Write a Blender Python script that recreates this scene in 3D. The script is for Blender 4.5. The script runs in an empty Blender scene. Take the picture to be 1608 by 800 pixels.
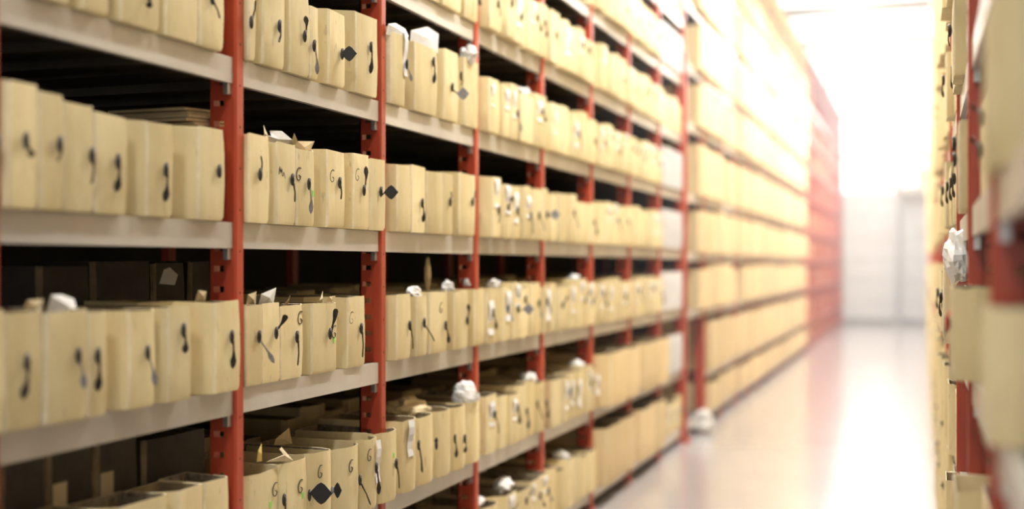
import bpy, math, random
from mathutils import Vector, noise
sc = bpy.context.scene
C = sc.collection
R = random.Random(11)
# ------------------------------------------------------------------ camera
F = 1850.0; PHI = math.radians(19.25); HC = 1.525; VPX = 1450.0; HORY = 415.0
cosp, tanp = math.cos(PHI), math.tan(PHI)
cam_d = bpy.data.cameras.new('camera'); cam = bpy.data.objects.new('camera', cam_d); C.objects.link(cam)
cam_d.sensor_width = 36; cam_d.lens = F / 1608 * 36
cam.location = (0, 0, HC); cam.rotation_euler = (math.radians(90), 0, PHI)
cam_d.shift_y = 15 / 1608
cam_d.dof.use_dof = True; cam_d.dof.focus_distance = 4.05; cam_d.dof.aperture_fstop = 0.82
cam_d.clip_start = 0.03; cam_d.clip_end = 200
sc.camera = cam
sc.view_settings.view_transform = 'Standard'; sc.view_settings.look = 'None'
sc.view_settings.gamma = 1; sc.view_settings.use_curve_mapping = False
sc.view_settings.exposure = 0.17
# ------------------------------------------------------------------ world and large lights
w = bpy.data.worlds.new('world'); sc.world = w; w.use_nodes = True
w.node_tree.nodes['Background'].inputs[0].default_value = (1.0, 0.97, 0.93, 1)
w.node_tree.nodes['Background'].inputs[1].default_value = .35
def area(name, loc, rot, sx, sy, power, col=(1, .975, .945)):
    l = bpy.data.lights.new(name, 'AREA'); l.shape = 'RECTANGLE'; l.size = sx; l.size_y = sy
    l.energy = power; l.color = col
    o = bpy.data.objects.new(name, l); C.objects.link(o); o.location = loc; o.rotation_euler = rot
    return o
# ------------------------------------------------------------------ measures
D = 1.945          # left rack: post faces stand this far left of the camera line
DR = 0.11          # right rack
SL = [3.06 + n for n in range(-2, 29)]        # left posts (along the aisle)
LV = [0.13, 0.63, 1.15, 1.65, 2.145, 2.63, 3.13, 3.63, 4.13, 4.63]
LF = [0.13, 0.52, 1.12, 1.63, 2.15, 2.78, 3.30, 3.85, 4.40, 4.92]
SR = [1.1 + 1.1 * n for n in range(0, 27)]
LR = [0.12, 0.46, 0.80, 1.24, 1.675, 2.11, 2.54, 2.97, 3.40, 3.83, 4.30, 4.75]
END = 31.2; TOPZ = 5.35; CEIL = 6.3
def s_at(x, X):    # distance along the aisle of the point that lies X to the side
    return F * X / (cosp * cosp * (x - VPX)) + X * tanp
def z_at(y, s, X):
    return HC - (y - HORY) * cosp * (s - X * tanp) / F
# ------------------------------------------------------------------ materials
def mat(name, col, rough=.7, metal=0., var=None, scale=8., bump=0., bscale=60., stretch=(1, 1, 1), spots=None, spec=.4):
    m = bpy.data.materials.new(name); m.use_nodes = True; nt = m.node_tree; N = nt.nodes; Lk = nt.links
    b = N['Principled BSDF']; b.inputs['Roughness'].default_value = rough; b.inputs['Metallic'].default_value = metal
    b.inputs['Specular IOR Level'].default_value = spec
    b.inputs['Base Color'].default_value = (*col, 1)
    tc = N.new('ShaderNodeTexCoord'); mp = N.new('ShaderNodeMapping'); mp.inputs['Scale'].default_value = stretch
    Lk.new(tc.outputs['Object'], mp.inputs['Vector'])
    src = None
    if var:
        oi = N.new('ShaderNodeObjectInfo')
        ad = N.new('ShaderNodeVectorMath'); ad.operation = 'ADD'
        cx = N.new('ShaderNodeCombineXYZ'); mu = N.new('ShaderNodeMath'); mu.operation = 'MULTIPLY'; mu.inputs[1].default_value = 37
        Lk.new(oi.outputs['Random'], mu.inputs[0]); Lk.new(mu.outputs[0], cx.inputs[0]); Lk.new(mu.outputs[0], cx.inputs[2])
        Lk.new(mp.outputs[0], ad.inputs[0]); Lk.new(cx.outputs[0], ad.inputs[1])
        nz = N.new('ShaderNodeTexNoise'); nz.inputs['Scale'].default_value = scale; nz.inputs['Detail'].default_value = 6
        nz.inputs['Roughness'].default_value = .62
        Lk.new(ad.outputs[0], nz.inputs['Vector'])
        rp = N.new('ShaderNodeValToRGB'); rp.color_ramp.elements[0].position = .32; rp.color_ramp.elements[1].position = .68
        rp.color_ramp.elements[0].color = (*var, 1); rp.color_ramp.elements[1].color = (*col, 1)
        Lk.new(nz.outputs['Fac'], rp.inputs[0]); src = rp.outputs[0]
        hs = N.new('ShaderNodeHueSaturation'); ml = N.new('ShaderNodeMapRange')
        ml.inputs['To Min'].default_value = .84; ml.inputs['To Max'].default_value = 1.06
        Lk.new(oi.outputs['Random'], ml.inputs['Value']); Lk.new(ml.outputs[0], hs.inputs['Value']); Lk.new(src, hs.inputs['Color']); src = hs.outputs[0]
        if spots:
            n2 = N.new('ShaderNodeTexNoise'); n2.inputs['Scale'].default_value = 55; n2.inputs['Detail'].default_value = 3
            Lk.new(ad.outputs[0], n2.inputs['Vector'])
            r2 = N.new('ShaderNodeValToRGB'); r2.color_ramp.elements[0].position = .66; r2.color_ramp.elements[1].position = .74
            r2.color_ramp.elements[0].color = (0, 0, 0, 1); r2.color_ramp.elements[1].color = (.75, .75, .75, 1)
            Lk.new(n2.outputs['Fac'], r2.inputs[0])
            mx = N.new('ShaderNodeMixRGB'); Lk.new(r2.outputs[0], mx.inputs[0]); Lk.new(src, mx.inputs[1]); mx.inputs[2].default_value = (*spots, 1)
            src = mx.outputs[0]
        Lk.new(src, b.inputs['Base Color'])
    if bump:
        nb = N.new('ShaderNodeTexNoise'); nb.inputs['Scale'].default_value = bscale; nb.inputs['Detail'].default_value = 4
        Lk.new(mp.outputs[0], nb.inputs['Vector'])
        bp = N.new('ShaderNodeBump'); bp.inputs['Strength'].default_value = bump; bp.inputs['Distance'].default_value = .004
        Lk.new(nb.outputs['Fac'], bp.inputs['Height']); Lk.new(bp.outputs[0], b.inputs['Normal'])
    return m
def glow(name, col, st):
    m = bpy.data.materials.new(name); m.use_nodes = True; nt = m.node_tree
    b = nt.nodes['Principled BSDF']; b.inputs['Base Color'].default_value = (.8, .8, .8, 1)
    b.inputs['Emission Color'].default_value = (*col, 1); b.inputs['Emission Strength'].default_value = st
    return m
M = dict(
    board=mat('cream_board', (.85, .725, .42), .7, var=(.69, .55, .28), scale=7, stretch=(1, 1, .3), bump=.25, bscale=30, spots=(.48, .38, .22)),
    carton=mat('tan_carton', (.80, .63, .36), .8, var=(.70, .53, .28), scale=4, stretch=(1, 1, .4), bump=.2, bscale=20),
    edge=mat('board_edge', (.90, .81, .58), .8, var=(.78, .66, .42), scale=30),
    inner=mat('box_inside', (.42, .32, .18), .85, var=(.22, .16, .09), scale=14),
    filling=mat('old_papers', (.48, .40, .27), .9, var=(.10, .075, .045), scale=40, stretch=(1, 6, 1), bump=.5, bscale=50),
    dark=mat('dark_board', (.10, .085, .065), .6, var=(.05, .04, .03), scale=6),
    red=mat('red_paint', (.52, .078, .034), .36, var=(.40, .055, .026), scale=9, stretch=(1, 1, .25), spec=.5),
    hole=mat('bolt_hole', (.05, .015, .01), .6),
    steel=mat('shelf_steel', (.63, .59, .52), .4, .25, var=(.50, .465, .41), scale=3, stretch=(1, 1, 1)),
    deck=mat('shaded_deck', (.13, .115, .095), .6, .1, var=(.08, .07, .055), scale=4),  # shade under the shelves is put into this dark colour
    clip=mat('zinc_clip', (.55, .55, .53), .3, .8),
    tag=mat('dark_tag', (.03, .028, .028), .3, .5, var=(.075, .07, .07), scale=60),
    tagg=mat('grey_tag', (.34, .34, .36), .4, .4, var=(.2, .2, .21), scale=90),
    black=mat('black_tag', (.012, .012, .013), .45),
    paper=mat('white_paper', (.86, .85, .82), .8, var=(.76, .74, .70), scale=12, bump=.4, bscale=20),
    card=mat('manila_card', (.80, .67, .42), .8, var=(.66, .52, .3), scale=14),
    yellow=mat('yellow_card', (.80, .60, .16), .7, var=(.7, .5, .12), scale=14),
    ink=mat('ink', (.035, .03, .035), .7),
    green=mat('green_sticker', (.30, .72, .12), .6),
    ribbon=mat('red_ribbon', (.75, .04, .02), .5),
    wall=mat('painted_wall', (.80, .79, .77), .7, var=(.74, .73, .71), scale=1.5),
    grey=mat('grey_post', (.5, .5, .5), .6),
    greywhite=mat('greyish_board', (.66, .64, .63), .8, var=(.56, .54, .53)),
    dkwall=mat('unlit_backing', (.09, .075, .055), .8, var=(.05, .04, .03), scale=2),  # dark tone stands in for the unlit depth behind the rack
    lamp_case=mat('lamp_case', (.8, .8, .8), .5),
    tube=glow('lamp_tube', (1, .97, .92), 9),
    bulb=glow('lamp_bulb', (1, .98, .95), 22),
    sky=glow('bright_glazing', (1, .985, .96), 1.9),
)
fl = mat('polished_floor', (.42, .40, .40), .2, var=(.36, .335, .33), scale=.8, bump=.03, bscale=3, spec=.6)
fl.node_tree.nodes['Principled BSDF'].inputs['Coat Weight'].default_value = .6
fl.node_tree.nodes['Principled BSDF'].inputs['Coat Roughness'].default_value = .18
M['floor'] = fl
# ------------------------------------------------------------------ mesh helper
class MB:
    def __init__(s): s.v = []; s.f = []; s.m = []
    def add(s, vs, fs, mi=0):
        b = len(s.v); s.v += [tuple(v) for v in vs]
        for f in fs: s.f.append([b + i for i in f]); s.m.append(mi)
    def box(s, x0, x1, y0, y1, z0, z1, mi=0):
        s.add([(x0, y0, z0), (x1, y0, z0), (x1, y1, z0), (x0, y1, z0), (x0, y0, z1), (x1, y0, z1), (x1, y1, z1), (x0, y1, z1)],
              [(0, 3, 2, 1), (4, 5, 6, 7), (0, 1, 5, 4), (1, 2, 6, 5), (2, 3, 7, 6), (3, 0, 4, 7)], mi)
    def bar(s, a, b, r, mi=0):   # square bar between two points
        a = Vector(a); b = Vector(b); t = (b - a).normalized()
        u = t.cross(Vector((0, 0, 1)) if abs(t.z) < .9 else Vector((1, 0, 0))).normalized() * r; v = t.cross(u).normalized() * r
        vs = [p + q for p in (a, b) for q in (u + v, u - v, -u - v, -u + v)]
        s.add(vs, [(0, 1, 2, 3), (7, 6, 5, 4), (0, 4, 5, 1), (1, 5, 6, 2), (2, 6, 7, 3), (3, 7, 4, 0)], mi)
    def prism(s, poly, z0, z1, mi=0):
        n = len(poly); vs = [(x, y, z0) for x, y in poly] + [(x, y, z1) for x, y in poly]
        s.add(vs, [tuple(range(n))[::-1], tuple(range(n, 2 * n))] + [(i, (i + 1) % n, n + (i + 1) % n, n + i) for i in range(n)], mi)
    def ell(s, c, r, mi=0, nu=8, nv=6, jit=0, rnd=None):
        vs = []; fs = []
        for j in range(1, nv):
            th = math.pi * j / nv
            for i in range(nu):
                ph = 2 * math.pi * i / nu; k = 1 + (rnd.uniform(-jit, jit) if rnd else 0)
                vs.append((c[0] + r[0] * k * math.sin(th) * math.cos(ph), c[1] + r[1] * k * math.sin(th) * math.sin(ph), c[2] + r[2] * k * math.cos(th)))
        vs += [(c[0], c[1], c[2] + r[2]), (c[0], c[1], c[2] - r[2])]; T = len(vs) - 2; B = T + 1
        for j in range(nv - 2):
            for i in range(nu): fs.append((j * nu + i, (j + 1) * nu + i, (j + 1) * nu + (i + 1) % nu, j * nu + (i + 1) % nu))
        for i in range(nu):
            fs.append((T, i, (i + 1) % nu)); fs.append((B, (nv - 2) * nu + (i + 1) % nu, (nv - 2) * nu + i))
        s.add(vs, fs, mi)
    def ribbon(s, pts, ws, W, th, mi=0):
        vs = []; n = len(pts); W = Vector(W).normalized(); pts = [Vector(p) for p in pts]
        for i, p in enumerate(pts):
            t = (pts[min(i + 1, n - 1)] - pts[max(i - 1, 0)]).normalized()
            nn = t.cross(W)
            nn = nn.normalized() if nn.length > 1e-4 else Vector((1, 0, 0)); ww = nn.cross(t).normalized()
            for a, b in ((1, 1), (1, -1), (-1, -1), (-1, 1)): vs.append(p + ww * (ws[i] / 2 * a) + nn * (th / 2 * b))
        fs = [(0, 1, 2, 3), tuple(4 * (n - 1) + k for k in (3, 2, 1, 0))]
        for i in range(n - 1):
            for k in range(4): fs.append((4 * i + k, 4 * i + 4 + k, 4 * i + 4 + (k + 1) % 4, 4 * i + (k + 1) % 4))
        s.add(vs, fs, mi)
    def build(s, name, mats, parent=None, loc=None, smooth=None):
        me = bpy.data.meshes.new(name); me.from_pydata(s.v, [], s.f)
        if not isinstance(mats, (list, tuple)): mats = [mats]
        for m in mats: me.materials.append(m)
        if len(mats) > 1: me.polygons.foreach_set('material_index', s.m)
        if smooth:
            me.shade_smooth(); me.set_sharp_from_angle(angle=math.radians(smooth))
        me.update()
        o = bpy.data.objects.new(name, me); C.objects.link(o)
        if parent: o.parent = parent
        if loc: o.location = loc
        return o
def link_mesh(name, me, parent=None, loc=None):
    o = bpy.data.objects.new(name, me); C.objects.link(o)
    if parent: o.parent = parent
    if loc: o.location = loc
    return o
def tag_(o, label=None, cat=None, group=None, kind=None):
    if label: o['label'] = label
    if cat: o['category'] = cat
    if group: o['group'] = group
    if kind: o['kind'] = kind
    return o
def empty(name, loc): o = bpy.data.objects.new(name, None); C.objects.link(o); o.location = loc; return o
# ------------------------------------------------------------------ room
def slab(name, x0, x1, y0, y1, z0, z1, m):
    b = MB(); b.box(x0, x1, y0, y1, z0, z1); return tag_(b.build(name, m), kind='structure')
slab('floor', -3.4, 4.5, -8, END + .2, -.1, 0, M['floor'])
slab('wall_left', -3.3, -3.15, -2, END, 0, CEIL, M['dkwall'])
slab('wall_right', 1.35, 1.5, 1.0, END, 0, CEIL, M['wall'])
# end wall: ribbed white panels below, glazing above
b = MB(); z = 0.0
while z < 3.3:
    b.box(-3.4, 1.6, END, END + .15, z, z + .52); b.box(-3.4, 1.6, END + .03, END + .15, z + .52, z + .55); z += .55
we = tag_(b.build('wall_end', M['wall']), kind='structure')
b = MB(); b.box(-3.4, 1.6, END + .06, END + .08, 3.3, CEIL)
wg = tag_(b.build('window_1', M['sky']), kind='structure')
b = MB()
for x in (-3.3, -2.3, -1.3, -.3, .7, 1.5): b.box(x - .03, x + .03, END + .02, END + .06, 3.3, CEIL)
for zz in (3.32, 4.3, 5.3): b.box(-3.4, 1.6, END + .0, END + .06, zz - .03, zz + .03)
b.build('window_frame', M['wall'], wg)
slab('baseboard_end', -3.1, 1.3, END - .03, END - .001, 0, .14, mat('grey_kick', (.34, .33, .32), .7))
slab('trim_1', -.68, -.55, END - .05, END - .001, .14, 3.3, mat('grey_post', (.42, .42, .42), .6))
# ceiling with roof panes added over the aisle; the far ones glow
b = MB(); b.box(-3.4, -1.9, -2, 8.5, CEIL, CEIL + .1); b.box(.2, 1.6, -2, 8.5, CEIL, CEIL + .1)
yy = -2
for a in (2.5, 6, 9.5, 13, 16.5, 20, 23.5, 27): b.box(-1.9 if a < 9 else -3.4, .2 if a < 9 else 1.6, a - 1.0, a - .1, CEIL, CEIL + .1)
tag_(b.build('ceiling', M['wall']), kind='structure')
for i, a in enumerate((-2, 2.4, 5.9, 9.4, 12.9, 16.4, 19.9, 23.4, 26.9)):
    e = (1.5, 5, 8.5, 12, 15.5, 19, 22.5, 26, END + .2)[i]
    b = MB(); b.box(-1.9 if i < 3 else -3.35, .2 if i < 3 else 1.5, a, e, CEIL + .03, CEIL + .06)
    o = tag_(b.build('window_%d' % (i + 2), M['sky'] if i > 2 else M['wall']), kind='structure')  # far panes are added glow that whitens the aisle top
# ------------------------------------------------------------------ racks
def upright_mesh(slots=True, side=1, h=TOPZ):
    # local: origin at floor, front corner; +x is toward the aisle for side=1
    b = MB(); sg = side
    def bx(d0, d1, s0, s1, z0, z1, mi=0):
        xs = sorted((-d0 * sg, -d1 * sg)); b.box(xs[0], xs[1], s0, s1, z0, z1, mi)
    c = .006
    poly = [(-.0, c), (-c, 0), (-.033, 0), (-.033, .047), (-c, .047), (0, .047 - c)]
    poly = [(x * sg, y) for x, y in poly]
    if sg < 0: poly = poly[::-1]
    b.prism(poly[::-1], 0, h)
    bx(-.012, .055, -.012, .06, 0, .008)
    if slots:
        bx(.033, .044, .004, .012, 0, h); bx(.080, .092, .004, .012, 0, h)
        bx(.086, .092, .004, .047, 0, h)
        z = .02
        while z < h - .05:
            bx(.044, .080, .004, .012, z, z + .044); z += .0625
        z = .06
        while z < h: bx(-.0006, .002, .020, .026, z, z + .006, 1); z += .125
    else:
        bx(.033, .092, .004, .012, 0, h)
    me = bpy.data.meshes.new('upright'); me.from_pydata(b.v, [], b.f)
    me.materials.append(M['red']); me.materials.append(M['hole']); me.polygons.foreach_set('material_index', b.m)
    return me
def rear_mesh(side, depth, h=TOPZ):
    b = MB(); b.box(-.035, 0, 0, .047, 0, h)
    me = bpy.data.meshes.new('rear_upright'); me.from_pydata(b.v, [], b.f); me.materials.append(M['red']); return me
def brace_mesh(side, depth, h=TOPZ):
    b = MB(); z = .085; k = 0
    while z < h - .6:
        b.bar((-side * .09, .03, z), (-side * (depth - .03), .03, z), .008); z += 5
    me = bpy.data.meshes.new('brace'); me.from_pydata(b.v, [], b.f); me.materials.append(M['red']); return me
ORD = ['first', 'second', 'third', 'fourth', 'fifth', 'sixth', 'seventh', 'eighth', 'ninth', 'tenth', 'eleventh', 'twelfth']
DEPTH = .95
def rack(posts, X, side, levels_of, depth, labels, group, slots_upto, clip_upto, red_from=99):
    ms, mp, mr, mbz = upright_mesh(True, side), upright_mesh(False, side), rear_mesh(side, depth), brace_mesh(side, depth)
    cache = {}
    for i in range(len(posts) - 1):
        L = posts[i + 1] - posts[i]
        root = empty('shelving_bay', (X, posts[i], 0)); tag_(root, labels(i), 'shelving', group)
        for k, y in ((0, 0),) + (((1, L),) if i == len(posts) - 2 else ()):
            link_mesh('upright', ms if i < slots_upto else mp, root, (0, y, 0))
            if side > 0 and i == 9:
                b = MB(); b.box(-.07, .03, -.062, -.003, 0, 3.35); b.box(-.10, .06, -.09, .02, 0, .03)
                b.build('end_post', M['red'], root)['label'] = 'broad red post with a foot plate'
            link_mesh('rear_upright', mr, root, (-side * (depth - (.0 if side > 0 else .035)) , y, 0)); link_mesh('brace', mbz, root, (0, y, 0))
        for z in levels_of(i):
            rd = i >= red_from
            key = (round(L, 3), rd)
            if key not in cache:
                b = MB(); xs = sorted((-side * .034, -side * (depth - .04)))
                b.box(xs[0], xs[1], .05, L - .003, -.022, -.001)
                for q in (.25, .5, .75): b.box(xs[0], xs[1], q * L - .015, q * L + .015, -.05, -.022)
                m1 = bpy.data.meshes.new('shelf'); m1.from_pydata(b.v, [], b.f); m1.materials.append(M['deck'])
                b = MB()
                def bx(d0, d1, y0, y1, z0, z1, mi=0):
                    q = sorted((-side * d0, -side * d1)); b.box(q[0], q[1], y0, y1, z0, z1, mi)
                bx(.010, .013, .049, L - .002, -.074, -.003)      # face
                bx(.010, .033, .049, L - .002, -.004, 0)          # top lip
                bx(.010, .030, .049, L - .002, -.078, -.074)      # bottom return
                m2 = bpy.data.meshes.new('front_beam'); m2.from_pydata(b.v, [], b.f); m2.materials.append(M['red'] if rd else M['steel'])
                b = MB(); bx(.014, .03, L - .022, L - .002, -.112, -.079)
                m3 = bpy.data.meshes.new('clip'); m3.from_pydata(b.v, [], b.f); m3.materials.append(M['clip'])
                cache[key] = (m1, m2, m3)
            m1, m2, m3 = cache[key]
            s = link_mesh('shelf', m1, root, (0, 0, z)); link_mesh('front_beam', m2, s)
            if i < clip_upto: link_mesh('clip', m3, s)
def left_levels(i): n = i - 2; return LV + [5.1] if n < 7 else (LF + [5.3] if n >= 8 else [0.13, 1.12, 1.63, 2.15, 2.78, 3.30, 3.85, 4.40, 4.92])
def left_label(i):
    n = i - 2
    if n == -2: return 'red steel shelving bay nearest the camera, cut off by the left frame edge'
    if n == -1: return 'red and grey shelving bay holding darker boxes, at the left edge of the photo'
    if n <= 6: return 'red and grey shelving bay of cream boxes, %s bay from the left' % ORD[n + 1]
    if n == 7: return 'nearly empty shelving bay behind the red post that stands clear on the floor'
    if n < 18: return 'pale washed out shelving bay full of tan cartons in the far left rack'
    return 'red shelving bay at the far end of the left rack, bare red beams'
def left_group(i): return None
rack(SL, -D, 1, left_levels, DEPTH, left_label, 'bays of the left rack', 10, 6, red_from=19)
def right_label(i):
    return ('red shelving bay closest to camera on the right, behind the blurred boxes', 'shelving bay of the right rack between its two nearest red posts',
            'shelving bay of the right rack just beyond the crumpled white bag')[i] if i < 3 else 'blurred shelving bay farther down the right hand rack'
rack(SR, DR, -1, lambda i: LR, .95, right_label, 'bays of the right rack', 5, 3)
# ------------------------------------------------------------------ boxes
def inset(poly, t):
    cx = sum(p[0] for p in poly) / len(poly); cy = sum(p[1] for p in poly) / len(poly)
    wx = max(p[0] for p in poly) - min(p[0] for p in poly); wy = max(p[1] for p in poly) - min(p[1] for p in poly)
    fx = 1 - 2 * t / wx; fy = 1 - 2 * t / wy
    return [(cx + (p[0] - cx) * fx, cy + (p[1] - cy) * fy) for p in poly]
def pocket(b, poly, h, rnd, open_depth=.05, ox=0, oy=0, oz=0, jit=.0016, simple=False):
    """open-topped board box: outer walls (0), raw rim (1), inner walls and papers (2). poly is counter-clockwise"""
    n = len(poly); V = []
    zs = [0, .012, .4 * h, .75 * h, h] if not simple else [0, h]
    for k, z in enumerate(zs):
        sc_ = -.004 if (k == 0 and not simple) else 0
        P = inset(poly, -sc_) if sc_ else poly
        bulge = .003 * math.sin(math.pi * min(1, z / h))
        P = inset(P, -bulge) if not simple else P
        for (x, y) in P:
            V.append((ox + x + rnd.uniform(-jit, jit), oy + y + rnd.uniform(-jit, jit), oz + z + (rnd.uniform(-.003, .003) if k == len(zs) - 1 else 0)))
    m = len(zs)
    fs = [(k * n + i, k * n + (i + 1) % n, (k + 1) * n + (i + 1) % n, (k + 1) * n + i) for k in range(m - 1) for i in range(n)]
    b.add(V, fs + [tuple(range(n))[::-1]], 0)
    if not simple:
        for q in range(len(fs)):
            i = q % n; e = math.dist(poly[i], poly[(i + 1) % n])
            if e < .0125 and len(poly) < 9: b.m[-len(fs) - 1 + q] = 1
    base = (m - 1) * n
    top = V[base:base + n]; I = inset([(p[0], p[1]) for p in top], .0045)
    V2 = list(top) + [(I[i][0], I[i][1], top[i][2] - .0005) for i in range(n)]
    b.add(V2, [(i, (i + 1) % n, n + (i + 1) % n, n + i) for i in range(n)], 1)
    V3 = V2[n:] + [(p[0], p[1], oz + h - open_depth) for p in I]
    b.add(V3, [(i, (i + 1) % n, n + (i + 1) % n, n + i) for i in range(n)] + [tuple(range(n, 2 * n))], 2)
def plan(wd, a, bk, depth, side=1, roundness=0.0, far=.006):
    """plan of a box, local x = toward the aisle (side=1), y along the aisle, origin at front near corner"""
    P = [(-depth, 0), (-bk, 0)]
    if a > .004:
        P += [(-bk * .55, a * .38), (-.004, a - .004), (0, a + .004)]
    else: P += [(-.004, 0.0), (0, .004)]
    if roundness:
        P = [(-depth, 0), (-.07, 0), (-.035, .006), (-.012, wd * .18), (-.002, wd * .42), (0, wd * .62), (-.008, wd * .84), (-.025, wd * .96), (-.06, wd)]
    else: P += [(0, wd - far), (-far, wd)]
    P += [(-depth, wd)]
    # order now runs near-back -> near-front -> far-front -> far-back : make counter-clockwise
    if side < 0: P = [(-x, y) for x, y in P][::-1]
    return P
G_PTS = [(.9, .92), (.62, 1.0), (.3, .85), (.08, .5), (.15, .15), (.42, 0), (.75, .08), (.88, .35), (.55, .42)]
def letter(parent, y, z, h, side=1, pts=G_PTS, wr=.8):
    b = MB(); wd = h * wr
    P = [(side * .0014, y + (p[0] - .5) * wd, z + (p[1] - .5) * h) for p in pts]
    Q = []
    for i in range(len(P) - 1):
        a, c = Vector(P[i]), Vector(P[i + 1]); Q += [a, (a + c) / 2]
    Q.append(Vector(P[-1]))
    for i in range(1, len(Q) - 1): Q[i] = (Q[i - 1] + Q[i] * 2 + Q[i + 1]) / 4
    b.ribbon(Q, [.0024] * len(Q), (0, .5, .8) if False else (1, 0, 0), .0024)
    o = b.build('handwritten_letter', M['ink'], parent); return o
def clasp(parent, y, z, kind, dx=.0, dy=0., dz=-.07, side=1, rnd=R):
    """dark tie closing the front: an oval knot and a strap. (dx outwards, dy along, dz up) is where the strap ends"""
    b = MB(); sx = side
    mats = [M['tag'], M['tagg'], M['black']]
    x0 = .009
    b.ell((sx * x0, y, z), (.0065, .0075, .021), 0, 8, 6)
    b.ell((sx * (x0 + .004), y - .001, z + .014), (.004, .0045, .007), 1, 6, 4)
    E = Vector((sx * (x0 + dx), y + dy, z + dz)); S = Vector((sx * (x0 + .004), y, z + (.012 if dz > 0 else -.012)))
    mid = (S + E) / 2 + Vector((sx * .003, 0, 0))
    pts = [S, S.lerp(mid, .6), mid, mid.lerp(E, .45), mid.lerp(E, .8), E]
    W = (0.6 * sx, 1, 0)
    if kind == 'leaf': b.ribbon(pts, [.005, .004, .007, .017, .012, .001], W, .0015, 1)
    elif kind == 'darkleaf': b.ribbon(pts, [.006, .005, .009, .019, .014, .002], W, .002, 0)
    elif kind == 'thin': b.ribbon(pts, [.006, .0045, .004, .0045, .005, .003], W, .002, 0)
    elif kind == 'blade': b.ribbon(pts, [.007, .007, .012, .018, .020, .010], W, .002, 0)
    elif kind == 'fork':
        b.ribbon(pts, [.006, .005, .005, .006, .007, .003], W, .002, 0)
        p2 = [p + Vector((sx * .012 * i / 5, -.02 * i / 5, 0)) for i, p in enumerate(pts)]
        b.ribbon(p2, [.006, .005, .005, .006, .007, .003], W, .002, 0)
    elif kind in ('diamond', 'greydiamond', 'bigdiamond'):
        r = .027 if kind != 'bigdiamond' else .037
        mi = 1 if kind == 'greydiamond' else 2
        c = E + Vector((sx * r, 0, 0)); q = .3
        P = [(1, 0), (.72, .34), (.34, .8), (0, 1), (-.34, .8), (-.8, .3), (-1, 0), (-.8, -.3), (-.34, -.8), (0, -1), (.34, -.8), (.72, -.34)]
        V = [(c.x + p[0] * r, c.y - .001 + p[0] * r * .2, c.z + p[1] * r) for p in P] + [(c.x + p[0] * r, c.y + .0015 + p[0] * r * .2, c.z + p[1] * r) for p in P]
        n = len(P); b.add(V, [tuple(range(n)), tuple(range(n, 2 * n))[::-1]] + [(i, n + i, n + (i + 1) % n, (i + 1) % n) for i in range(n)], mi)
        b.ribbon([S, S.lerp(E, .5), E + Vector((sx * .006, 0, 0))], [.006, .005, .007], (0, 0, 1), .004, 0)
        if kind == 'bigdiamond':
            c2 = c + Vector((sx * .055, .01, .012)); r2 = .022
            V = [(c2.x + p[0] * r2 * .7, c2.y - .001, c2.z + p[1] * r2 * 1.2) for p in P] + [(c2.x + p[0] * r2 * .7, c2.y + .0015, c2.z + p[1] * r2 * 1.2) for p in P]
            b.add(V, [tuple(range(n)), tuple(range(n, 2 * n))[::-1]] + [(i, n + i, n + (i + 1) % n, (i + 1) % n) for i in range(n)], mi)
            b.ell((c2.x - .018 * sx, c2.y, c2.z), (.007, .007, .013), 1)
    o = b.build('clasp', mats, parent, smooth=50)
    if kind == 'greydiamond' or kind == 'leaf': o['label'] = 'dark clasp with a grey metal strap end'
    return o
def slip(parent, y0, y1, z0, z1, side=1, m='paper'):
    b = MB(); n = 5
    pts = [(side * (.004 + .005 * math.sin(i * 1.3)), (y0 + y1) / 2, z1 + (z0 - z1) * i / n) for i in range(n + 1)]
    b.ribbon(pts, [abs(y1 - y0)] * (n + 1), (0, 1, 0), .0012)
    o = b.build('paper_slip', M[m], parent); return o
LEVW = ['bottom shelf', 'knee-high shelf', 'waist-high shelf', 'eye-level shelf', 'overhead shelf', 'high shelf', 'higher shelf', 'topmost shelf', 'uppermost shelf', 'uppermost shelf']
BAYW = {-1: 'leftmost bay'}; BAYW.update({n: '%s left bay' % ORD[n + 1] for n in range(0, 7)})
KW = {'leaf': 'leaf-ended clasp', 'darkleaf': 'dark drooping clasp', 'thin': 'thin dark clasp', 'blade': 'upturned blade clasp', 'fork': 'forked clasp',
      'diamond': 'black diamond tag', 'greydiamond': 'grey diamond tag', 'bigdiamond': 'large black tag', None: 'no clasp'}
count = 0
def doc_box(s0, s1, a, p, z, h, side=1, X=None, clasps=(), letters=(), slips=(), rounded=False, depth=.36, label='', group=None, matk='board', name='document_box', cat='box', od=None):
    global count; count += 1
    wd = s1 - s0 - .002
    Xf = (X if X is not None else -(D - p))
    b = MB(); bk = max(.006, a * 1.5)
    P = plan(wd, a, bk, depth, side, rounded)
    pocket(b, P[::-1] if True else P, h, R, od if od is not None else (.05 if z < 1.3 else .03))
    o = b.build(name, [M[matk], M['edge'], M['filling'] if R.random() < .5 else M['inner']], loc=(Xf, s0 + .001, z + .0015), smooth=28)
    tag_(o, label, cat, group)
    for c in clasps: clasp(o, *c[:3], **(c[3] if len(c) > 3 else {}), side=side)
    for l in letters: letter(o, *l, side=side) if len(l) == 3 else letter(o, l[0], l[1], l[2], side=side, pts=l[3])
    for q in slips: slip(o, *q, side=side)
    return o
SCR = [(0, .2), (.1, .9), (.2, .1), (.3, .8), (.35, .2), (.5, .7), (.45, .1), (.7, .1), (.65, .5), (.95, .0)]
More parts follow.
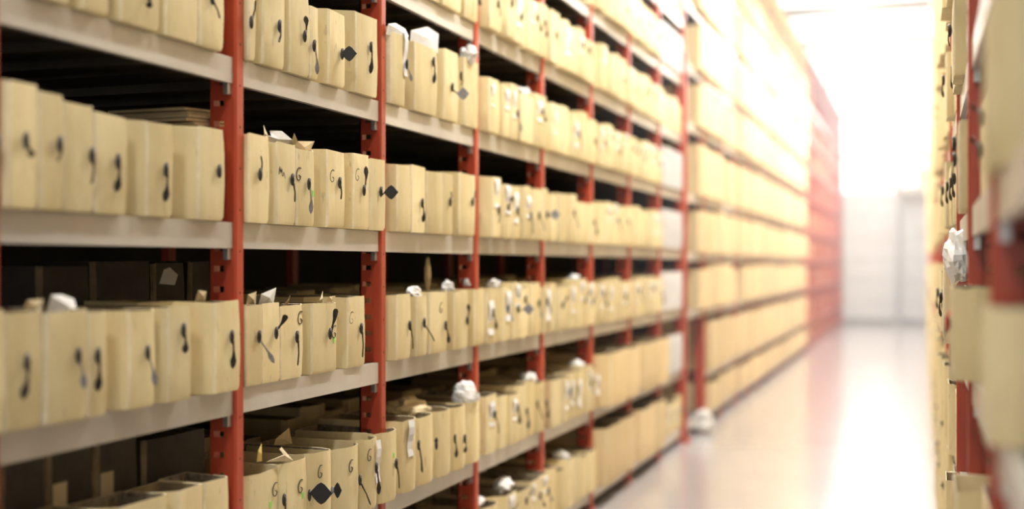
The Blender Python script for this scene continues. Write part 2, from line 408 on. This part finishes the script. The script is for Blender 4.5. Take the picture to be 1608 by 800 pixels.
# hand-set rows. each box: (x_left, x_crease, x_right, y_top at right, clasp (x, y, x_end, y_end, kind) or None, letter (x, y) or None)
ROWS = {
 (0, 3): (.014, [(383, 385, 423, 216, (405, 275, 406, 246, 'thin'), None), (423, 435, 465, 229, (456, 283, 460, 318, 'thin'), (443, 268, 's')),
          (465, 466, 493, 238, (481, 290, 484, 337, 'leaf'), (468, 274)), (493, 514, 541, 241, (530, 288, 532, 314, 'thin'), (521, 277)),
          (541, 556, 580, 246, (569, 300, 572, 262, 'darkleaf'), (561, 275)), (580, 582, 606, 254, (596, 302, 602, 303, 'diamond'), None)]),
 (0, 4): (.012, [(380, 381, 401, -12, (390, 36, 397, 2, 'thin'), None), (401, 412, 446, -8, (434, 42, 433, 68, 'fork'), None),
          (446, 455, 486, 0, (475, 58, 476, 26, 'darkleaf'), None), (486, 487, 499, 14, (489, 73, 494, 118, 'leaf'), None),
          (499, 515, 541, 26, (533, 86, 533, 86, 'diamond'), None), (541, 558, 592, 33, (578, 75, 577, 117, 'darkleaf'), None)]),
 (0, 2): (.004, [(385, 386, 412, 479, (403, 530, 429, 572, 'leaf'), None), (412, 413, 441, 477, (431, 524, 448, 496, 'blade'), None),
          (441, 442, 476, 479, (463, 530, 464, 575, 'thin'), (471, 500)), (476, 490, 529, 476, (515, 525, 525, 486, 'blade'), (524, 522)),
          (529, 547, 574, 466, (565, 517, 567, 562, 'thin'), (552, 500))]),
 (0, 1): (.05, [(379, 381, 448, 732, (441, 786, 441, 820, 'thin'), (430, 770)), (448, 452, 491, 718, (483, 779, 486, 775, 'bigdiamond'), (472, 765)),
          (491, 496, 529, 705, None, (503, 742)), (529, 534, 572, 696, (562, 755, 580, 795, 'thin'), (551, 733)),
          (572, 576, 599, 686, (588, 736, 592, 778, 'darkleaf'), (580, 716)), (599, 603, 629, 674, (619, 729, 624, 768, 'thin'), None)]),
 (1, 4): (.012, [(612, 614, 636, 52, (635, 102, 643, 128, 'leaf'), None), (636, 652, 686, 80, (678, 98, 678, 132, 'darkleaf'), None),
          (686, 698, 720, 86, (708, 138, 716, 148, 'greydiamond'), None), (720, 731, 752, 100, (722, 120, 722, 135, 'thin'), None)]),
 (1, 3): (.02, [(612, 624, 645, 262, None, None), (645, 646, 668, 264, (660, 320, 661, 350, 'darkleaf'), None), (668, 671, 694, 273, None, None),
          (694, 695, 712, 275, (705, 318, 706, 302, 'thin'), None), (712, 722, 747, 277, (740, 318, 744, 300, 'thin'), None)]),
 (1, 2): (.02, [(614, 624, 645, 463, (641, 512, 646, 549, 'thin'), None), (645, 655, 672, 466, (664, 508, 681, 537, 'thin'), None),
          (672, 675, 702, 458, (697, 512, 702, 540, 'darkleaf'), (692, 484)), (702, 714, 735, 457, (732, 504, 733, 478, 'darkleaf'), None), (735, 745, 760, 454, None, None)]),
 (1, 1): (.045, [(631, 640, 659, 656, (654, 700, 659, 742, 'fork'), None), (659, 668, 687, 650, (683, 700, 681, 690, 'blade'), None),
          (687, 690, 713, 641, (711, 690, 713, 720, 'darkleaf'), None), (713, 720, 735, 636, (726, 690, 726, 712, 'darkleaf'), None), (735, 742, 760, 627, None, None)]),
 (-1, 3): (.012, [(-48, -30, 15, 128, (-10, 225, -8, 260, 'thin'), None), (15, 16, 60, 136, (36, 222, 46, 248, 'darkleaf'), None), (60, 61, 100, 152, (88, 228, 84, 255, 'thin'), None),
          (100, 102, 148, 168, (141, 245, 140, 290, 'thin'), None), (148, 150, 200, 186, (181, 255, 178, 303, 'darkleaf'), None),
          (200, 231, 272, 198, (257, 268, 255, 318, 'darkleaf'), None), (272, 318, 353, 206, (341, 270, 340, 280, 'thin'), None)]),
 (-1, 2): (.03, [(-60, -30, 5, 488, None, None), (5, 10, 68, 488, (39, 570, 32, 628, 'darkleaf'), None), (68, 72, 137, 488, (118, 560, 128, 612, 'leaf'), None), (137, 139, 168, 490, (149, 560, 148, 616, 'darkleaf'), None),
          (168, 204, 245, 487, (229, 555, 243, 608, 'leaf'), None), (245, 264, 300, 482, (284, 520, 286, 556, 'darkleaf'), None), (300, 343, 378, 473, (361, 530, 362, 580, 'darkleaf'), None)]),
 (-1, 4): (.015, [(20, 60, 110, -60, None, None), (110, 130, 170, -50, None, None), (170, 190, 250, -40, (229, -10, 228, 14, 'darkleaf'), None),
          (250, 262, 312, -30, None, None), (312, 316, 352, -25, (330, -2, 343, 30, 'thin'), None)]),
 (-1, 1): (.0, [(-40, 0, 60, 828, None, None), (60, 80, 160, 803, None, None), (160, 190, 262, 777, None, None), (262, 280, 318, 762, None, None), (318, 322, 360, 748, None, None)]),
}
def lab(kind, pos, lv, n, G=False):
    extra = 'letter G and ' if G else ''
    return 'cream box with %s%s, %s along %s, %s' % (extra, KW[kind], ORD[pos], LEVW[lv], BAYW[n])
STK = []
for (n, lv), (p, items) in ROWS.items():
    X = -(D - p); z = LV[lv]
    prev = SL[n + 2] + .05
    p00 = p
    for k, (xl, xc, xr, yt, cl, le) in enumerate(items):
        if (n, lv) == (0, 1): p = (-.012, .012, .03, .042, .05, .055)[k]
        X = -(D - p)
        s0, scr, s1 = s_at(xl, X), s_at(xc, X), s_at(xr, X)
        if lv != 1 and p < .02: s0 = max(s0, SL[n + 2] + .05)
        h = max(.2, min(.32, z_at(yt, s1, X) - z))
        if yt < 0: h = R.uniform(.27, .29)
        a = max(.003, scr - s0); a = min(a, .12)
        cs = []
        if cl:
            sy = s_at(cl[0], X); zz = z_at(cl[1], sy, X)
            zz2 = z_at(cl[3], sy, X); dx = (cl[2] - cl[0])
            ppm = F / (cosp * (sy - X * tanp))
            out = dx / ppm * .75; al = dx * .25 * (sy - X * tanp) / (VPX - cl[0])
            cs.append((sy - s0 - .001, zz - z, cl[4], dict(dx=max(out, .0), dy=(al if dx > 0 else dx * (sy - X * tanp) / (VPX - cl[0])), dz=zz2 - zz)))
        ls = []
        if le:
            sy = s_at(le[0], X); zz = z_at(le[1], sy, X)
            ls.append((sy - s0 - .001, zz - z, .045) if len(le) == 2 else (sy - s0 - .001, zz - z, .05, SCR))
        sl = []
        if (n, lv, k) in ((0, 1, 4),): sl.append((.09, .125, .09, h - .01))
        if (n, lv, k) in ((1, 1, 0),): sl.append((.05, .1, .14, h))
        if (n, lv, k) in ((1, 4, 0),): sl.append((.12, .15, .12, h))
        rounded = lv == 1 and n >= 0
        o = doc_box(s0, s1, a, p + R.uniform(-.003, .003), z, h, clasps=cs, letters=ls, slips=sl, rounded=rounded,
                    depth=(.15 if (n, lv) == (-1, 1) else .36), label=lab(cl[4] if cl else None, k, lv, n, bool(le) and len(le) == 2), group='cream document boxes on the left rack')
        if (n, lv, k) in ((0, 2, 3), (0, 3, 2), (0, 1, 0), (0, 1, 1), (0, 1, 5)): STK.append((o, (s1 - s0) * (.9 if lv > 1 else .62), (.11 if lv > 1 else .17 if k == 5 else .13)))
def sticker(o, y, z):
    b = MB(); b.box(.0005, .0022, y - .006, y + .006, z - .010, z + .010); b.build('green_sticker', M['green'], o)
for q in STK: sticker(*q)
# generic rows farther down the left rack
def visible(lv_z, s, hbox=.28):
    zz = cosp * (s + D * tanp); yb = HORY - (lv_z - HC) * F / zz; ytp = HORY - (lv_z + hbox - HC) * F / zz
    return yb > -5 and ytp < 805
hidden_pockets = MB()
def stuff_box(mb, s0, s1, X, z, h, side, depth=.36, a=.02):
    P = plan(s1 - s0 - .003, a, a, depth, side)
    pocket(mb, P[::-1], h, R, .04, X, s0, z + .0015, simple=True)
KFAR = ['thin', 'darkleaf', None, None, 'thin', None]
KINDS = ['thin', 'darkleaf', 'leaf', 'darkleaf', 'thin', 'fork', 'greydiamond', 'blade', None]
for n in range(-2, 7):
    for lv, z in enumerate(LV):
        if (n, lv) in ROWS: continue
        if n in (4, 5) and lv in (0, 1): continue
        sA, sB = SL[n + 2] + .052, SL[n + 3] - .004
        indiv = n >= -1 and visible(z, (sA + sB) / 2 + (.5 if z > HC else .4)) and lv < 8
        if n == 0 and lv in (0, 5): indiv = False
        s = sA; k = 0
        pb = R.uniform(.02, .042) if n >= 2 else .014
        if n == 6:
            pb = -.005; sB -= .06
            if lv in (1, 2, 3, 4, 6): continue
        while s < sB - .1:
            wd = R.uniform(.135, .215); e = min(s + wd, sB)
            if sB - e < .1: e = sB
            if e - s > .24: e = s + (e - s) / 2
            h = R.uniform(.24, .285)
            if indiv:
                kd = R.choice(KINDS if n < 3 else KFAR); a = R.choice((.003, .03, .05, .07)); wdd = e - s
                cs = []
                if kd: cs.append((a + (wdd - a) * R.uniform(.4, .75), R.uniform(.12, .2), kd, dict(dx=R.uniform(0, .03), dy=R.uniform(-.01, .02), dz=R.choice((-.08, -.06, -.09, .05)) if 'diamond' not in kd else 0)))
                sl = []
                extra = ''
                if R.random() < (.22 if n < 2 else .5):
                    zt = h - R.uniform(0, .05); sl.append((a + .02, a + R.uniform(.06, .1), zt - R.uniform(.08, .17), zt)); extra = 'white slip and '
                kw = KW[kd]
                doc_box(s, e, a, pb + R.uniform(-.008, .008), z, h, clasps=cs, slips=sl, rounded=(z < 1 and R.random() < .6),
                        label='cream box with %s%s, %s along %s, %s' % (extra, kw, ORD[k], LEVW[lv], BAYW[n]),
                        group='cream document boxes on the left rack')
            elif n > -2 or lv < 6:
                stuff_box(hidden_pockets, s, e, -(D - .012), z, h, 1)
            s = e + R.uniform(.001, .006); k += 1
# bulging tan cartons low down in the sixth and seventh bay
for n in (4, 5):
    for lv in (0, 1):
        sA = SL[n + 2] + .052
        for k in range(2):
            s0 = sA + k * .475; z = LV[lv]
            doc_box(s0, s0 + .465, .05, .07 + .03 * (lv == 1), z, .33 if lv else .36, rounded=(k == 1), matk='carton', name='storage_carton', cat='carton', depth=.5,
                    label='large bulging tan carton, %s on %s of %s' % (('nearer', 'farther')[k], LEVW[lv], BAYW[n]), group='bulging cartons low on the left rack')
# back row of pockets behind (seen dimly over the front boxes)
for n in range(-1, 7):
    for lv, z in enumerate(LV[:7]):
        s = SL[n + 2] + .1
        while s < SL[n + 3] - .15:
            wd = R.uniform(.12, .2)
            if n > -1 or lv not in (1, 2): stuff_box(hidden_pockets, s, s + wd, -(D + .47), z, R.uniform(.2, .3), 1, depth=.34)
            s += wd + R.uniform(.0, .03)
o = hidden_pockets.build('document_boxes', [M['board'], M['edge'], M['inner']])
tag_(o, 'dim row of older cream boxes standing behind the front boxes of the left rack', 'boxes', kind='stuff')
# dark tall file boxes standing behind the front rows at the left
DARKS = [(8, 690, 60), (72, 700, 60), (100, 705, 40), (150, 695, 55), (215, 700, 30), (250, 690, 60)]
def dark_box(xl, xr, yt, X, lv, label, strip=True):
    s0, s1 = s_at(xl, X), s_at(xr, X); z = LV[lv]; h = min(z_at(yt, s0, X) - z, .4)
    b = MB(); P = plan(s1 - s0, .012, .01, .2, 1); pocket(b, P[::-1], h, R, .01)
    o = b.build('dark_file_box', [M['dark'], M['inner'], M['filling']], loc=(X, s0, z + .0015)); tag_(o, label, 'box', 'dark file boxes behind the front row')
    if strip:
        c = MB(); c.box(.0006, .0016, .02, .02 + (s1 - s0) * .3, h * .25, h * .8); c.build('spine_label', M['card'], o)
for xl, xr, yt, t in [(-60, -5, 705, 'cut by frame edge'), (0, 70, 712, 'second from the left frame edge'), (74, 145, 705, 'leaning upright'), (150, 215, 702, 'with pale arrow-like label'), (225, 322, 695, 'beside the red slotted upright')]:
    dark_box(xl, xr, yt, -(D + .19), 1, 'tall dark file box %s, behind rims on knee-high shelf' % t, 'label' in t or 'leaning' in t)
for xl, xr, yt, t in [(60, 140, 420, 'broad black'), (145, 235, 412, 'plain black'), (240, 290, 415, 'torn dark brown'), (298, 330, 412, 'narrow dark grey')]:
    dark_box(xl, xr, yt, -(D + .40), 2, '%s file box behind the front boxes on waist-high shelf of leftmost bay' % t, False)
# ------------------------------------------------------------------ far cartons
far = MB(); cid = 0
FW = ['floor-level row', 'low row', 'waist-high row', 'eye-level row', 'row above eye level', 'fifth row up', 'high row', 'upper pale row', 'very high pale row', 'topmost washed out row']
for n in range(7, 18):
    for lv, z in enumerate(LF if n > 7 else left_levels(9)):
        if n == 7 and lv < 1: continue
        top = ((LF + [5.3])[lv + 1] if n > 7 else (left_levels(9) + [5.3])[lv + 1]) - .09
        sA, sB = SL[n + 2] + .055, SL[n + 3] - .006
        if n == 7: sA += .5
        k = 3 if n > 7 else 2
        wd = (sB - sA) / k
        pr = R.uniform(.03, .05) if n != 9 else .012
        for j in range(k):
            if (n, lv) in ((9, 4), (10, 2), (14, 3)) and j == 0: continue
            h = min((top - z) * R.uniform(.82, .97), .46)
            s0 = sA + j * wd
            zz = cosp * (s0 + D * tanp); vis = HORY - (z - HC) * F / zz > 0
            if vis and cid < 288:
                cid += 1
                b = MB(); P = plan(wd - .008, .02, .012, .5, 1); pocket(b, P[::-1], h, R, .012, jit=.003, simple=True)
                o = b.build('storage_carton', [M['carton'], M['edge'], M['inner']], loc=(-(D - pr + R.uniform(-.008, .008)), s0 + .002, z + .0015))
                li = min(lv, 9)
                tag_(o, 'blurred tan carton in the %s of the far left rack' % FW[li], 'carton', 'tan cartons in the %s' % FW[li])
            else: stuff_box(far, s0, s0 + wd - .005, -(D - pr), z, h, 1, .5)
for n in range(18, 28):
    for lv, z in enumerate(LF):
        if R.random() < .75: stuff_box(far, SL[n + 2] + .08, SL[n + 3] - .05, -(D + .06), z, .34, 1, .5)
o = far.build('storage_cartons', [M['carton'], M['edge'], M['inner']])
tag_(o, 'remaining pale cartons at the far end of the left rack, set back behind red beams', 'cartons', kind='stuff')
# ------------------------------------------------------------------ right rack boxes
def right_box(s0, s1, X, z, h, label, clasps=(), a=.004, slips=(), rounded=False, matk='board'):
    return doc_box(s0, s1, a, 0, z, h, side=-1, X=X, clasps=clasps, slips=slips, label=label, rounded=rounded, matk=matk, group='boxes on the right rack', depth=.4)
right_box(1.96, 2.17, .094, 1.24, .215, 'large out of focus tan box at the right frame edge, top at eye level', a=.03)
right_box(1.93, 2.17, .098, 1.675, .262, 'large out of focus tan box in the upper right corner, dark patch on its side', a=.03)
right_box(1.9, 2.1, .115, .80, .22, 'blurred box low at the right frame edge beside the nearest red post')
right_box(1.7, 1.95, .16, 2.11, .26, 'box above the upper right blurred box, cut off by the frame')
r3 = right_box(3.03, 3.26, .066, 1.24, .226, 'sharp tan box on the right rack with a red and black clasp', clasps=[(.10, .135, 'thin', dict(dx=.012, dy=.0, dz=-.06))], a=.035)
b = MB(); b.ribbon([(-.006, .08, .165), (-.012, .085, .145), (-.009, .08, .12)], [.016, .02, .015], (0, 1, 0), .004); b.build('red_ribbon', M['ribbon'], r3)
right_box(2.9, 3.2, .136, 1.675, .25, 'blurred cream box between the two nearest right posts, two dark tags', clasps=[(.05, .19, 'blade', dict(dx=.02, dz=.03)), (.12, .12, 'blade', dict(dx=.02, dz=.03))])
right_box(2.55, 2.85, .15, 1.675, .22, 'blurred cream box behind the nearest right post at eye height')
right_box(2.5, 2.9, .14, 2.11, .25, 'pale box high between the two nearest right posts', slips=[(.05, .12, .0, .2)])
right_box(2.5, 2.9, .15, 1.24, .21, 'box half hidden behind the large blurred tan box at the right edge')
rb_low = right_box(3.0, 3.25, .072, .80, .18, 'low cream box at the bottom right with its rim in view')
rb_low.data.materials[2] = M['card']
right_box(2.5, 2.95, .13, .80, .21, 'low box beside the nearest right post, crumpled rim')
right_box(3.48, 3.62, .092, 1.675, .245, 'sharp narrow cream box right of the aisle with black clasp at its edge', clasps=[(.03, .14, 'darkleaf', dict(dx=.002, dz=-.07)), (.08, .19, 'thin', dict(dx=.002, dz=-.04))])
right_box(3.64, 3.80, .098, 1.675, .235, 'cream box next behind the narrow box with the black clasp')
right_box(3.9, 4.12, .088, 2.11, .25, 'sharp cream box high on the right rack above the narrow clasped box', clasps=[(.06, .15, 'thin', dict(dz=-.05))])
right_box(3.5, 3.7, .13, 2.11, .22, 'recessed cream box high behind the second right post')
right_box(4.14, 4.36, .096, 2.11, .27, 'taller cream box beside the sharp high box on right rack')
right_box(3.45, 4.3, .13, 1.24, .21, 'long low cream box under the crumpled white bag')
far_r = MB()
for i in range(3, 26):
    for lv, z in enumerate(LR):
        s = SR[i] + .055
        while s < SR[i + 1] - .13:
            wd = R.uniform(.16, .3); e = min(s + wd, SR[i + 1] - .01); Xr = DR - R.uniform(-.01, .045)
            if i == 3 and lv in (4, 5) or i == 3 and lv == 3:
                t = {3: 'waist-high', 4: 'eye-level', 5: 'upper'}[lv]
                right_box(s, e, Xr, z, R.uniform(.22, .28), 'slightly blurred cream box on the %s shelf beyond the third right post' % t, clasps=[((e - s) * .5, .16, 'darkleaf', dict(dz=-.07))])
            elif z < 4.4: stuff_box(far_r, s, e, Xr, z, R.uniform(.22, .3), -1, .4)
            s = e + .006
for i in range(0, 3):
    for lv in (0, 1, 6, 7, 8, 9):
        s = SR[i] + .06
        while s < SR[i + 1] - .2: stuff_box(far_r, s, s + .24, DR + .035, LR[lv], .25, -1, .4); s += .25
o = far_r.build('document_boxes', [M['board'], M['edge'], M['inner']])
tag_(o, 'blurred cream boxes lining the far length of the right rack', 'boxes', kind='stuff')
# ------------------------------------------------------------------ loose papers, bags
def sheet(pix, X, label, m='paper', name='paper_sheet', curl=.012, th=.0012, group='loose papers sticking out of boxes', ref=None):
    """a stiff sheet standing at lateral X with the given corners"""
    s_ref = s_at(sum(p[0] for p in pix) / len(pix), X)
    P3 = [Vector((X + curl * math.sin(i * 1.7), s_at(px, X), z_at(py, s_at(px, X), X))) for i, (px, py) in enumerate(pix)]
    zb = min(p.z for p in P3); cen = sum(P3, Vector()) / len(P3); base = Vector((cen.x, cen.y, zb))
    b = MB(); n = len(P3); N = Vector((th / 2, -th / 2, 0))
    V = [p - base + N for p in P3] + [p - base - N for p in P3] + [cen - base + N + Vector((curl * .6, 0, 0)), cen - base - N + Vector((curl * .6, 0, 0))]
    fs = []
    for i in range(n):
        j = (i + 1) % n; fs += [(i, j, 2 * n), (n + j, n + i, 2 * n + 1), (i, n + i, n + j, j)]
    b.add(V, fs); o = b.build(name, M[m], loc=base); tag_(o, label, 'paper', group); return o
Xa = -(D + .03)
sheet([(410, 222), (410, 210), (415, 196), (425, 212), (424, 224)], Xa, 'brown card corner poking up at left of the white sheets, eye-level shelf', 'card')
sheet([(412, 224), (411, 212), (427, 214), (428, 205), (440, 206), (455, 220), (462, 236), (440, 234)], Xa - .02, 'crumpled white sheets rising from boxes on eye-level shelf, second bay from left')
sheet([(455, 240), (462, 222), (495, 222), (489, 243)], Xa - .005, 'manila folder corner beside the crumpled white sheets on eye-level shelf', 'card')
sheet([(455, 230), (457, 209), (468, 220), (468, 238)], Xa - .05, 'small pointed brown card between the white sheets and the folder', 'card')
sheet([(386, 480), (384, 463), (404, 458), (406, 482)], Xa - .02, 'grey card standing in first box of waist-high shelf, second bay', 'card')
sheet([(406, 480), (405, 462), (435, 452), (434, 478)], Xa, 'pale translucent sheet leaning out of box on waist-high shelf, second bay', 'paper')
sheet([(443, 483), (450, 467), (457, 463), (453, 483)], Xa, 'small brown tab leaning over third box on waist-high shelf', 'card')
sheet([(496, 478), (497, 472), (508, 457), (511, 460), (505, 478)], Xa, 'narrow manila slip bent over rim on waist-high shelf, second bay', 'card')
sheet([(508, 480), (512, 466), (528, 465), (529, 478)], Xa - .02, 'cream folder edge behind the bent slip on waist-high shelf', 'card')
sheet([(403, 726), (400, 708), (412, 697), (416, 725)], Xa + .02, 'yellow card standing in the nearest box of knee-high shelf, second bay', 'yellow')
sheet([(418, 726), (445, 714), (440, 706), (447, 703), (458, 724)], Xa + .02, 'manila T-shaped card lying over a box rim on knee-high shelf', 'card')
sheet([(430, 700), (428, 690), (455, 672), (463, 698)], Xa - .15, 'grey triangular card among the dark papers behind knee-high boxes', 'card')
sheet([(554, 702), (556, 692), (572, 691), (566, 702)], Xa + .02, 'small manila slip over the rim of fourth box, knee-high shelf', 'card')
sheet([(606, 54), (605, 38), (622, 36), (640, 45), (640, 58)], -(D - .008), 'white paper folded over the first box on overhead shelf, third bay')
sheet([(642, 80), (641, 48), (672, 42), (692, 52), (686, 60), (684, 84)], -(D + .02), 'white bundle of papers sticking up behind boxes, overhead shelf, third bay')
sheet([(305, 476), (306, 456), (326, 458), (327, 474)], Xa, 'cream card tab standing behind last box on waist-high shelf, leftmost bay', 'card')
sheet([(35, 492), (36, 472), (70, 470), (72, 492)], Xa, 'cream folder edge next to the white paper, waist-high shelf of leftmost bay', 'card')
sheet([(72, 496), (74, 464), (98, 463), (122, 470), (118, 490)], Xa + .005, 'bright white paper on top of boxes, waist-high shelf of leftmost bay')
sheet([(250, 446), (252, 424), (268, 420), (284, 432), (272, 448)], -(D + .3), 'grey torn paper hanging from the dark box behind, leftmost bay', 'paper')
def wad(px, py, X, r, label, m='paper', name='crumpled_paper', sub=None, squash=(1, 1, 1), zbase=None, cat='paper'):
    s = s_at(px, X); z = z_at(py, s, X)
    b = MB(); nu, nv = 22, 14; vs = []
    b.ell((0, 0, 0), (1, 1, 1), 0, nu, nv)
    sd = Vector((px, py, 3.1)) * .37
    def nz(v): return 1 + .45 * noise.noise(Vector(v) * 1.7 + sd) + .14 * noise.noise(Vector(v) * 5.3 + sd)
    b.v = [tuple(Vector(v) * r * nz(v)) for v in b.v]; b.v = [(v[0] * squash[0], v[1] * squash[1], v[2] * squash[2]) for v in b.v]
    zb = min(v[2] for v in b.v); b.v = [(v[0], v[1], v[2] - zb) for v in b.v]
    o = b.build(name, M[m], loc=(X, s, (z + zb) if zbase is None else zbase)); tag_(o, label, cat); return o
wad(735, 92, -(D + .0), .042, 'white crumpled paper on the last box above eye level, third bay', zbase=2.145 + .27)
wad(650, 458, -(D + .03), .035, 'rolled white paper on top of boxes, waist-high shelf of third bay', squash=(.7, 1.7, .8), zbase=1.15 + .225)
wad(702, 455, -(D + .04), .03, 'small white wad on box tops, waist-high shelf of third bay', zbase=1.15 + .235)
wad(738, 452, -(D + .04), .035, 'white wad near the third sharp red post, waist-high shelf', zbase=1.15 + .24)
wad(730, 624, -(D + .0), .055, 'cream white wad of paper above knee-high boxes, third bay', zbase=.63 + .25)
wad(640, 652, -(D + .12), .075, 'grey brown lump of papers behind first boxes, knee-high shelf of third bay', m='card', squash=(1, 1.8, .6), zbase=.63 + .22)
wad(672, 436, -(D + .1), .03, 'brown tuft of dried raffia string standing behind boxes, third bay', m='card', name='string_tuft', squash=(.4, .5, 2.2), cat='string', zbase=1.15 + .25)
b_s = s_at(1506, .1)
wad(1507, 410, .112, .062, 'crumpled white plastic bag above the sharp tan box on right rack', name='plastic_bag', squash=(.75, 1.6, 1.35), zbase=1.455, cat='bag')
for (px, z, n, lv, t) in ((775, None, 2, 3, 'eye-level shelf, fourth bay'), (820, None, 2, 4, 'overhead shelf, fourth bay'), (775, None, 2, 2, 'waist-high shelf, fourth bay'), (900, None, 3, 2, 'waist-high shelf, fifth bay'),
                          (905, None, 3, 1, 'knee-high shelf, fifth bay'), (830, None, 2, 1, 'knee-high shelf, fourth bay'), (745, None, 1, 0, 'bottom shelf, third bay'), (790, None, 2, 0, 'bottom shelf, fourth bay'), (880, None, 3, 0, 'bottom shelf, fifth bay')):
    wad(px, 400, -(D + .04), R.uniform(.03, .045), 'white crumpled paper on box tops, ' + t, zbase=LV[lv] + .25, squash=(1, 1.5, .7))
# stack of folded papers lying behind the boxes, eye-level shelf of the leftmost bay
b = MB()
for i in range(7): b.box(-.14 - R.uniform(0, .02), .14 + R.uniform(-.02, .02), -.13 + R.uniform(-.02, .02), .14 + R.uniform(-.02, .02), i * .011, i * .011 + .008)
sx = s_at(262, -(D + .28)); o = b.build('paper_stack', M['card'], loc=(-(D + .25), sx, 1.65 + .275)); o.rotation_euler.x = .06
tag_(o, 'stack of folded brown papers lying over boxes, eye-level shelf of leftmost bay', 'paper')
# white archive boxes in the seventh bay, seen as pale squares between the posts
for lv in (1, 2, 3, 4, 6):
    z = LV[lv]; s0 = SL[8] + .09
    b = MB(); P = plan(.80, .03, .03, .4, 1, far=.03); pocket(b, P[::-1], .31, R, .01)
    o = b.build('white_archive_box', [M['greywhite'], M['greywhite'], M['inner']], loc=(-(D - .012), s0, z + .0015)); tag_(o, 'white box filling the %s just before the clear-standing red post' % (LEVW[lv] if lv < 7 else ('tier just under the top', 'top tier')[lv - 7]), 'box', 'white boxes near the clear red post')
wad(1103, 668, -(D - .06), .095, 'white bundle on the floor beside the clear-standing red post', name='paper_bundle', zbase=.0, cat='bundle')
# ------------------------------------------------------------------ small landing rack on the end wall
root = tag_(empty('landing_rack', (-.62, END - .5, 0)), 'faint red post and grey shelf against the bright end wall', 'shelving')
b = MB(); b.box(-.07, .07, -.05, .05, 3.3, 5.6); b.build('upright', M['red'], root)
b = MB(); b.box(-.06, .06, -.04, .04, 0, 3.299); b.build('base_post', M['grey'], root)
for q0, q1 in ((3.3, 3.45), (4.1, 4.2)):
    b = MB(); b.box(.07, 1.2, -.2, .3, q0, q1); b.build('shelf', M['steel'], root)
o = MB(); o.box(-.3, .3, -.2, .2, 0, .45); o = o.build('storage_carton', M['carton'], loc=(.15, END - .45, 3.45)); tag_(o, 'faint yellowish carton on the grey shelf at the end wall', 'carton')
# ------------------------------------------------------------------ lamps
def pendant(s, X, z, power, label):
    root = tag_(empty('pendant_lamp', (X, s, 0)), label, 'lamp', 'round pendant lamps over the aisle')
    b = MB(); b.ell((0, 0, z), (.1, .1, .1), 0, 16, 10); b.build('bulb', M['bulb'], root, smooth=60)
    b = MB(); b.bar((0, 0, z + .1), (0, 0, CEIL), .006); b.build('cord', M['lamp_case'], root)
pendant(22, -.72, 4.55, 0, 'glowing round pendant lamp hanging at the far end of the aisle')
def strip(s, power, label):
    root = tag_(empty('added_strip_lamp', (-.85, s, 4.75)), label, 'lamp', 'added strip lamps over the aisle')
    b = MB(); b.box(-.12, .12, -.75, .75, 0, .06); b.build('housing', M['lamp_case'], root)
    b = MB(); b.box(-.09, .09, -.72, .72, -.02, -.001); b.build('tube', M['tube'], root)
    for q in (-.5, .5):
        b = MB(); b.bar((0, q, .06), (0, q, CEIL - 4.75), .005); b.build('hanger', M['lamp_case'], root)
    l = area('lamp_light', (-.85, s, 4.27), (0, 0, 0), .2, 1.45, power); l.parent = root; l.location = (0, 0, -.03)
STR = [(-.9, 75), (2.4, 30), (5.4, 125), (8.4, 120), (11.4, 125), (14.6, 145), (17.8, 165), (21, 180), (24.2, 190), (27.4, 180)]  # strips added to light the racks; the first, behind camera, brightens right boxes
for k, (s, pw) in enumerate(STR): strip(s, pw, 'added strip lamp over the aisle, %s from the camera' % ORD[k])
# added soft fill from behind the camera; no doorway is built there
area('rear_fill', (-.9, -5.5, 2.2), (math.radians(-90), 0, math.radians(180)), 3.2, 3.6, 70, (1, .97, .93))

# added scatter volume, standing in for lens flare that washes out the far aisle
hz = bpy.data.materials.new('flare_wash'); hz.use_nodes = True; nt = hz.node_tree; nt.nodes.clear()
vo = nt.nodes.new('ShaderNodeOutputMaterial'); vs_ = nt.nodes.new('ShaderNodeVolumeScatter')
vs_.inputs['Density'].default_value = .0145; vs_.inputs['Anisotropy'].default_value = .35; vs_.inputs['Color'].default_value = (1, 1, 1, 1)
nt.links.new(vs_.outputs[0], vo.inputs['Volume'])
b = MB(); b.box(-3.1, 1.3, 6.5, END - .06, .01, CEIL - .02); o = b.build('flare_wash', hz); tag_(o, 'pale added wash of lens flare over the far end of the aisle', 'flare_wash', kind='stuff')
